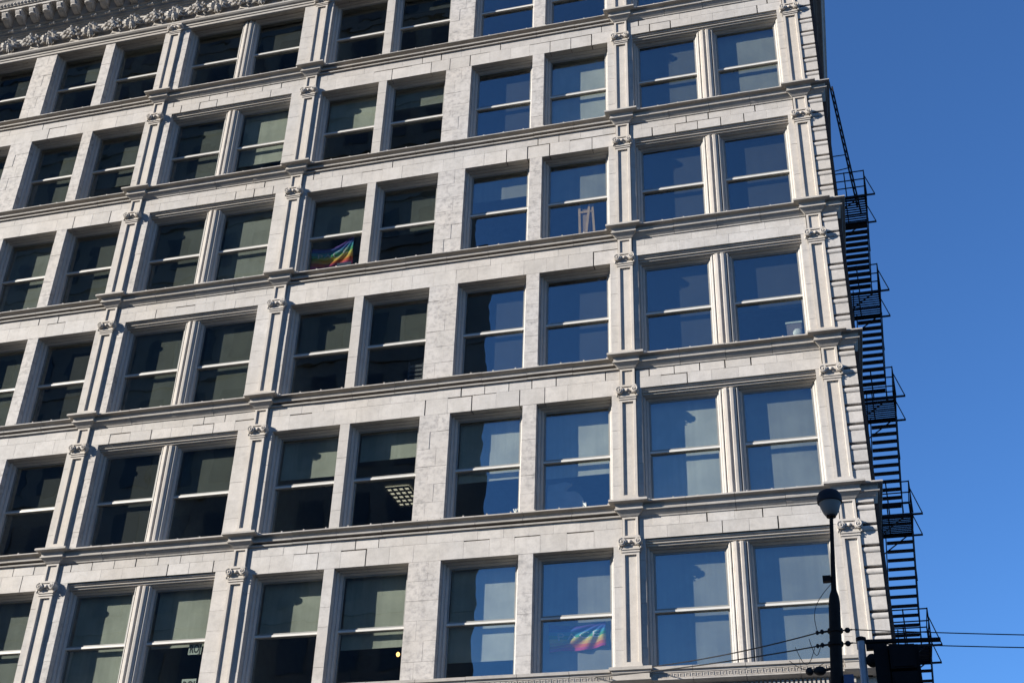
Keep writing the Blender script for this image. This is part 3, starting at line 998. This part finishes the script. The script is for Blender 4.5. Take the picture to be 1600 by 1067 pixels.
t = thing('paper_cup', 'pale cup on the sill in front of the slatted grey chair', 'cup', (-5.60, .31, 4.71), None, MB().lathe([(.035, 0), (.05, .16), (.052, .17), (.02, .172)], 10).mesh('paper_cup', MAT['paper'], True))
# ceiling light and bulb inside
t = thing('ceiling_light', 'lit square ceiling light with a grid louvre seen through dark second row glass', 'light', (-6.72, 4.75, 3.98))
put('panel', MB().box(-.33, .33, -.6, .6, .0, .01).mesh('panel', MAT['tube']), (-6.72, 4.75, 3.97), t)
lv = MB()
for i in range(5): lv.box(-.34 + i * .165, -.32 + i * .165, -.6, .6, -.06, -.002)
for i in range(6): lv.box(-.34, .34, -.61 + i * .24, -.59 + i * .24, -.058, -.003)
put('louvre', lv.mesh('louvre', MAT['ink']), (-6.72, 4.75, 3.965), t)
t = thing('pendant_bulb', 'small glowing orange bulb behind dark glass in the lowest row', 'lamp', (-5.49, 2.0, -1.40))
put('bulb', MB().ball((0, 0, 0), .045, .045, .055, 10, 6).mesh('bulb', MAT['bulb'], True), (-5.49, 2.0, -1.40), t)
put('cord', MB().tube([(0, 0, .05), (0, 0, 1.65)], .006, 5).mesh('cord', MAT['wire']), (-5.49, 2.0, -1.40), t)

# ------------------------------------------------------------------ fire escape on the side wall
FE = thing('fire_escape', 'black iron fire escape with steep stairs and railed landings on the side wall', 'fire escape', (5.9, 9.6, GZ))
YN, YF, XI, XO = 8.95, 10.45, 5.62, 6.66
def part(nm, m, parent=FE, mat='iron', sm=False):
    return put(nm, m.mesh(nm, MAT[mat], sm), (0, 0, 0), parent)
tread = MB().box(-.36, .36, -.085, .095, -.014, .014); tread.box(-.36, .36, -.10, -.085, -.035, .016)
tread = tread.mesh('tread', MAT['iron'])
for k in range(-1, 5):
    zp = .42 + FH * k
    if k == -1: zp = .42 - FH
    m = MB()
    m.box(XI - .05, XO, YN, YN + .05, zp - .09, zp); m.box(XI - .05, XO, YF - .05, YF, zp - .09, zp)
    m.box(XO - .05, XO, YN + .05, YF - .05, zp - .09, zp); m.box(XI - .05, XI, YN + .05, YF - .05, zp - .09, zp)
    for i in range(11):
        y = YN + .1 + i * .125
        m.box(XI, XO - .05, y, y + .055, zp - .03, zp - .005)
    pl = part('platform', m)
    for y in (YN, YF):
        m = MB()
        m.bar((XI - .1, y, zp - .05), (XO + .26, y, zp - .05), .04, .05)
        m.bar((XO + .25, y, zp - .04), (XO + .01, y, zp + .72), .025, .025)
        m.bar((XI - .1, y, zp - .75), (XO - .2, y, zp - .08), .03, .03)
        part('bracket', m)
    m = MB()
    for z in (.32, .62, .95):
        m.bar((XI - .1, YN, zp + z), (XO, YN, zp + z), .025, .03)
        m.bar((XO, YN, zp + z), (XO, YF, zp + z), .025, .03)
        m.bar((XO, YF, zp + z), (XI - .1, YF, zp + z), .025, .03)
    part('handrail', m)
    for x, y in ((XO, YN), (XO, YF), (XI + .42, YN), (XI + .42, YF)):
        part('railing_post', MB().bar((x, y, zp), (x, y, zp + .97), .035, .035))
    if k < 4:
        a = Vector((6.02, YN + .15, zp + .03)); b_ = Vector((6.28, YF - .1, zp + FH - .02))
        for s in (-.38, .38):
            part('stringer', MB().bar(a + Vector((s, 0, 0)), b_ + Vector((s, 0, 0)), .03, .15, (0, -1, 0)))
        for s in (-.40, .40):
            m = MB().bar(a + Vector((s, -.35, .75)), b_ + Vector((s, -.30, .80)), .025, .03)
            m.bar(a + Vector((s, 0, .05)), a + Vector((s, -.35, .75)), .025, .025)
            m.bar(a.lerp(b_, .55) + Vector((s, 0, .0)), a.lerp(b_, .55) + Vector((s, -.33, .77)), .025, .025)
            part('stair_rail', m)
        for i in range(1, 12):
            p = a.lerp(b_, i / 12.0)
            put('tread', tread, p, FE)
a = Vector((6.40, 9.8, .42 + FH * 4)); b_ = Vector((6.02, 9.8, 20.9))
for s in (-.22, .22):
    part('ladder_rail', MB().bar(a + Vector((s * .25, s, 0)), b_ + Vector((s * .25, s, 0)), .05, .05))
m = MB()
for i in range(1, 18):
    p = a.lerp(b_, i / 18); m.bar(p + Vector((-.055, -.22, 0)), p + Vector((.055, .22, 0)), .022, .022)
part('ladder_rungs', m)
m = MB()
for t_ in (.32, .42):
    p = a.lerp(b_, t_); m.bar(p, (5.2, 9.8, p.z - (.15 if t_ < .4 else -.0)), .025, .025)
part('ladder_stay', m)

# ------------------------------------------------------------------ street lamp on the leaning pole
LY = -3.6
SLP = thing('street_lamp', 'slim leaning street lamp with dark hood and pale globe on thick black pole', 'street lamp', (3.90, LY, GZ))
def lp(z): return Vector((4.665 + (z + 1.0) * .066, LY, z))
part('pole', MB().tube([lp(GZ), lp(-9), lp(-6), lp(-2.85), lp(-2.72), lp(-2.60)], [.165, .14, .118, .098, .082, .045], 14), SLP, 'pole', True)
part('mast', MB().tube([lp(-2.65), lp(-1.7), lp(-1.25)], [.047, .036, .034], 12), SLP, 'pole', True)
c0 = lp(-1.24)
part('globe', MB().lathe([(.07, 0.0), (.105, .02), (.135, .07), (.165, .15), (.19, .24), (.195, .262)], 24, c0), SLP, 'globe', True)
part('hood', MB().lathe([(.197, .25), (.218, .255), (.22, .34), (.208, .40), (.175, .45), (.12, .485), (.05, .50), (.03, .515)], 24, c0), SLP, 'hood', True)
part('collar', MB().lathe([(.045, -.03), (.085, -.02), (.085, .0), (.07, .01)], 16, c0), SLP, 'pole', True)
m = MB()
m.box(-.16, -.02, -.07, .05, -.04, .06)
put('photo_cell', m.mesh('photo_cell', MAT['pole']), lp(-2.42) + Vector((-.02, 0, 0)), SLP)
for z in (-3.33, -3.56):
    p = lp(z)
    part('band_clamp', MB().lathe([(.128, -.03), (.128, .03)], 14, p), SLP, 'pole', True)
    m = MB().tube([p + Vector((-.12, 0, 0)), p + Vector((-.30, .02, -.01))], .018, 6)
    m.ball(p + Vector((-.22, .01, 0)), .035, .035, .045, 8, 5); m.ball(p + Vector((-.30, .01, -.01)), .03, .03, .04, 8, 5)
    part('insulator', m, SLP, 'wire', True)
    m = MB().tube([p + Vector((.12, 0, 0)), p + Vector((.28, -.02, 0))], .014, 6)
    m.ball(p + Vector((.20, 0, 0)), .05, .04, .05, 8, 5)
    part('insulator', m, SLP, 'wire', True)
p = lp(-4.25)
part('junction_box', MB().box(p.x + .12, p.x + .28, LY - .1, LY + .1, p.z - .18, p.z + .14), SLP, 'blue')
p = lp(-3.95)
m = MB(); m.ball(p + Vector((-.28, .1, -.02)), .11, .09, .08, 10, 6); m.ball(p + Vector((-.45, .1, -.02)), .07, .07, .07, 10, 6)
m.tube([p + Vector((-.2, .08, -.02)), p + Vector((0, 0, 0))], .025, 6)
part('floodlight', m, SLP, 'wire', True)
m = MB()
for a_, b2, sg in ((lp(-3.33) + Vector((-.7, .25, -.16)), lp(-3.56) + Vector((-.35, .05, -.02)), .30), (lp(-3.33) + Vector((-.45, .1, -.08)), lp(-3.56) + Vector((-.25, .05, 0)), .22), (lp(-3.56) + Vector((-.8, .2, -.18)), lp(-3.85) + Vector((-.2, .05, 0)), .14), (lp(-2.45), lp(-3.3) + Vector((-.30, .05, 0)), -.25)):
    pts = []
    for i in range(13):
        t_ = i / 12
        q = a_.lerp(b2, t_)
        k_ = math.sin(math.pi * t_)
        q = q + (Vector((-.16 * k_, 0, 0)) if sg < 0 else Vector((0, 0, -sg * k_)))
        pts.append(q)
    m.tube(pts, .006, 5)
part('cable_loop', m, SLP, 'wire', True)

# ------------------------------------------------------------------ overhead wires
def wire(label, a, b, sag, r=.0115):
    a, b = Vector(a), Vector(b)
    pts = [a.lerp(b, i / 24) - Vector((0, 0, sag * 4 * (i / 24) * (1 - i / 24))) for i in range(25)]
    return thing('overhead_wire', label, 'wire', (0, 0, 0), 'overhead wires on the lamp pole', MB().tube(pts, r, 6).mesh('overhead_wire', MAT['wire'], True))
wire('upper thin wire from the lamp pole down left to the facade', lp(-3.33) + Vector((-.3, .02, -.01)), (.72, -.24, -2.72), .06)
wire('lower thin wire from the lamp pole down left to the facade', lp(-3.56) + Vector((-.3, .02, -.01)), (-.35, -.22, -2.86), .05)
wire('upper of two thin wires running right from the lamp pole into the sky', lp(-3.33) + Vector((.28, -.02, 0)), (16.0, -4.6, -4.35), .12, .009)
wire('lower of two thin wires running right from the lamp pole into the sky', lp(-3.56) + Vector((.28, -.02, 0)), (16.0, -4.6, -4.55), .10, .009)

# ------------------------------------------------------------------ traffic signal
TY = -6.0
TS = thing('traffic_signal', 'black traffic signal seen from behind, hung from an arm on a grey pipe post', 'traffic signal', (4.88, TY, GZ))
part('post', MB().tube([(4.72, TY, GZ), (4.92, TY, -4.30)], .058, 12), TS, 'galv', True)
part('post_cap', MB().lathe([(.075, -.02), (.075, .03), (.03, .05)], 12, (4.92, TY, -4.30)), TS, 'black', True)
part('mast_arm', MB().tube([(4.92, TY, -4.33), (6.05, TY, -4.36)], .035, 10), TS, 'black', True)
part('backplate', MB().box(5.24, 5.72, TY + .02, TY + .04, -5.72, -4.40), TS, 'black')
for i in range(3):
    z = -4.46 - i * .40
    m = MB().box(5.30, 5.66, TY - .20, TY + .018, z - .355, z)
    m.box(5.33, 5.63, TY - .215, TY - .20, z - .33, z - .03)
    part('lamp_housing', m, TS, 'black')
    vis = []
    m = MB()
    n = 14
    vs = []; fs = []
    for k in range(n + 1):
        a_ = math.radians(-30 + 240 * k / n)
        for rr, yy in ((.15, .045), (.15, .30), (.14, .30), (.14, .045)):
            vs.append((5.48 + rr * math.cos(a_), TY + yy, z - .18 + rr * math.sin(a_)))
    for k in range(n):
        for j in range(4):
            fs.append((k * 4 + j, k * 4 + (j + 1) % 4, k * 4 + 4 + (j + 1) % 4, k * 4 + 4 + j))
    m.add(vs, fs)
    part('visor', m, TS, 'black')
m = MB().box(5.08, 5.28, TY - .12, TY + .08, -5.75, -4.42)
m.ball((5.05, TY, -4.62), .10, .12, .10, 10, 6)
part('side_housing', m, TS, 'black', True)
m = MB().box(4.98, 5.24, TY - .05, TY + .05, -4.46, -4.38)
part('arm_clamp', m, TS, 'black')

# ------------------------------------------------------------------ building across the street (seen only as the dark reflection)
TW = thing('opposite_tower', 'dark slab tower across the street, mirrored in the left hand windows', 'building', (-28, -39, GZ))
m = MB()
TX0, TX1, TXS = -44.3, -12.4, -14.8
for x_, xb, z0_, z1_ in ((TX1, -19.5, GZ, 31.0), (-13.2, -20.2, 31.0, 33.5), (-14.0, -21.3, 33.5, 36.5), (TXS, -22.5, 36.5, 62.0)):
    m.prism_z([(TX0, -29), (x_, -29), (xb, -48), (TX0, -48)], z0_, z1_)
put('wall', m.mesh('wall', MAT['tower']), (0, 0, 0), TW)
m = MB()
z = GZ + 5
while z < 60:
    x = TX0 + 1.2
    while x < (TX1 if z < 24.5 else TXS) - 2.2:
        m.box(x, x + 1.5, -29.0, -28.94, z, z + 2.0)
        x += 2.6
    z += 3.6
o = put('window_grid', m.mesh('window_grid', MAT['towerglass']), (0, 0, 0), TW); o['kind'] = 'stuff'
m = MB()
z = GZ + 4.2
while z < 60:
    m.box(TX0, TX1 if z < 26 else TXS, -29.0, -28.85, z, z + .35); z += 3.6
put('floor_band', m.mesh('floor_band', MAT['tower']), (0, 0, 0), TW)

TW2 = thing('added_reflection_tower', 'unseen dark tower added to give the topmost left windows a dark reflection', 'building', (-79, -70, GZ))  # unseen mass added so the topmost left panes reflect dark instead of sky
put('wall', MB().box(-97, -61, -80, -60, GZ, 95).mesh('wall', MAT['tower']), (0, 0, 0), TW2)
m = MB()
for i in range(26):
    m.box(-97, -61, -60.0, -59.8, GZ + 5 + i * 4, GZ + 7.2 + i * 4)
o = put('window_band', m.mesh('window_band', MAT['towerglass']), (0, 0, 0), TW2); o['kind'] = 'stuff'
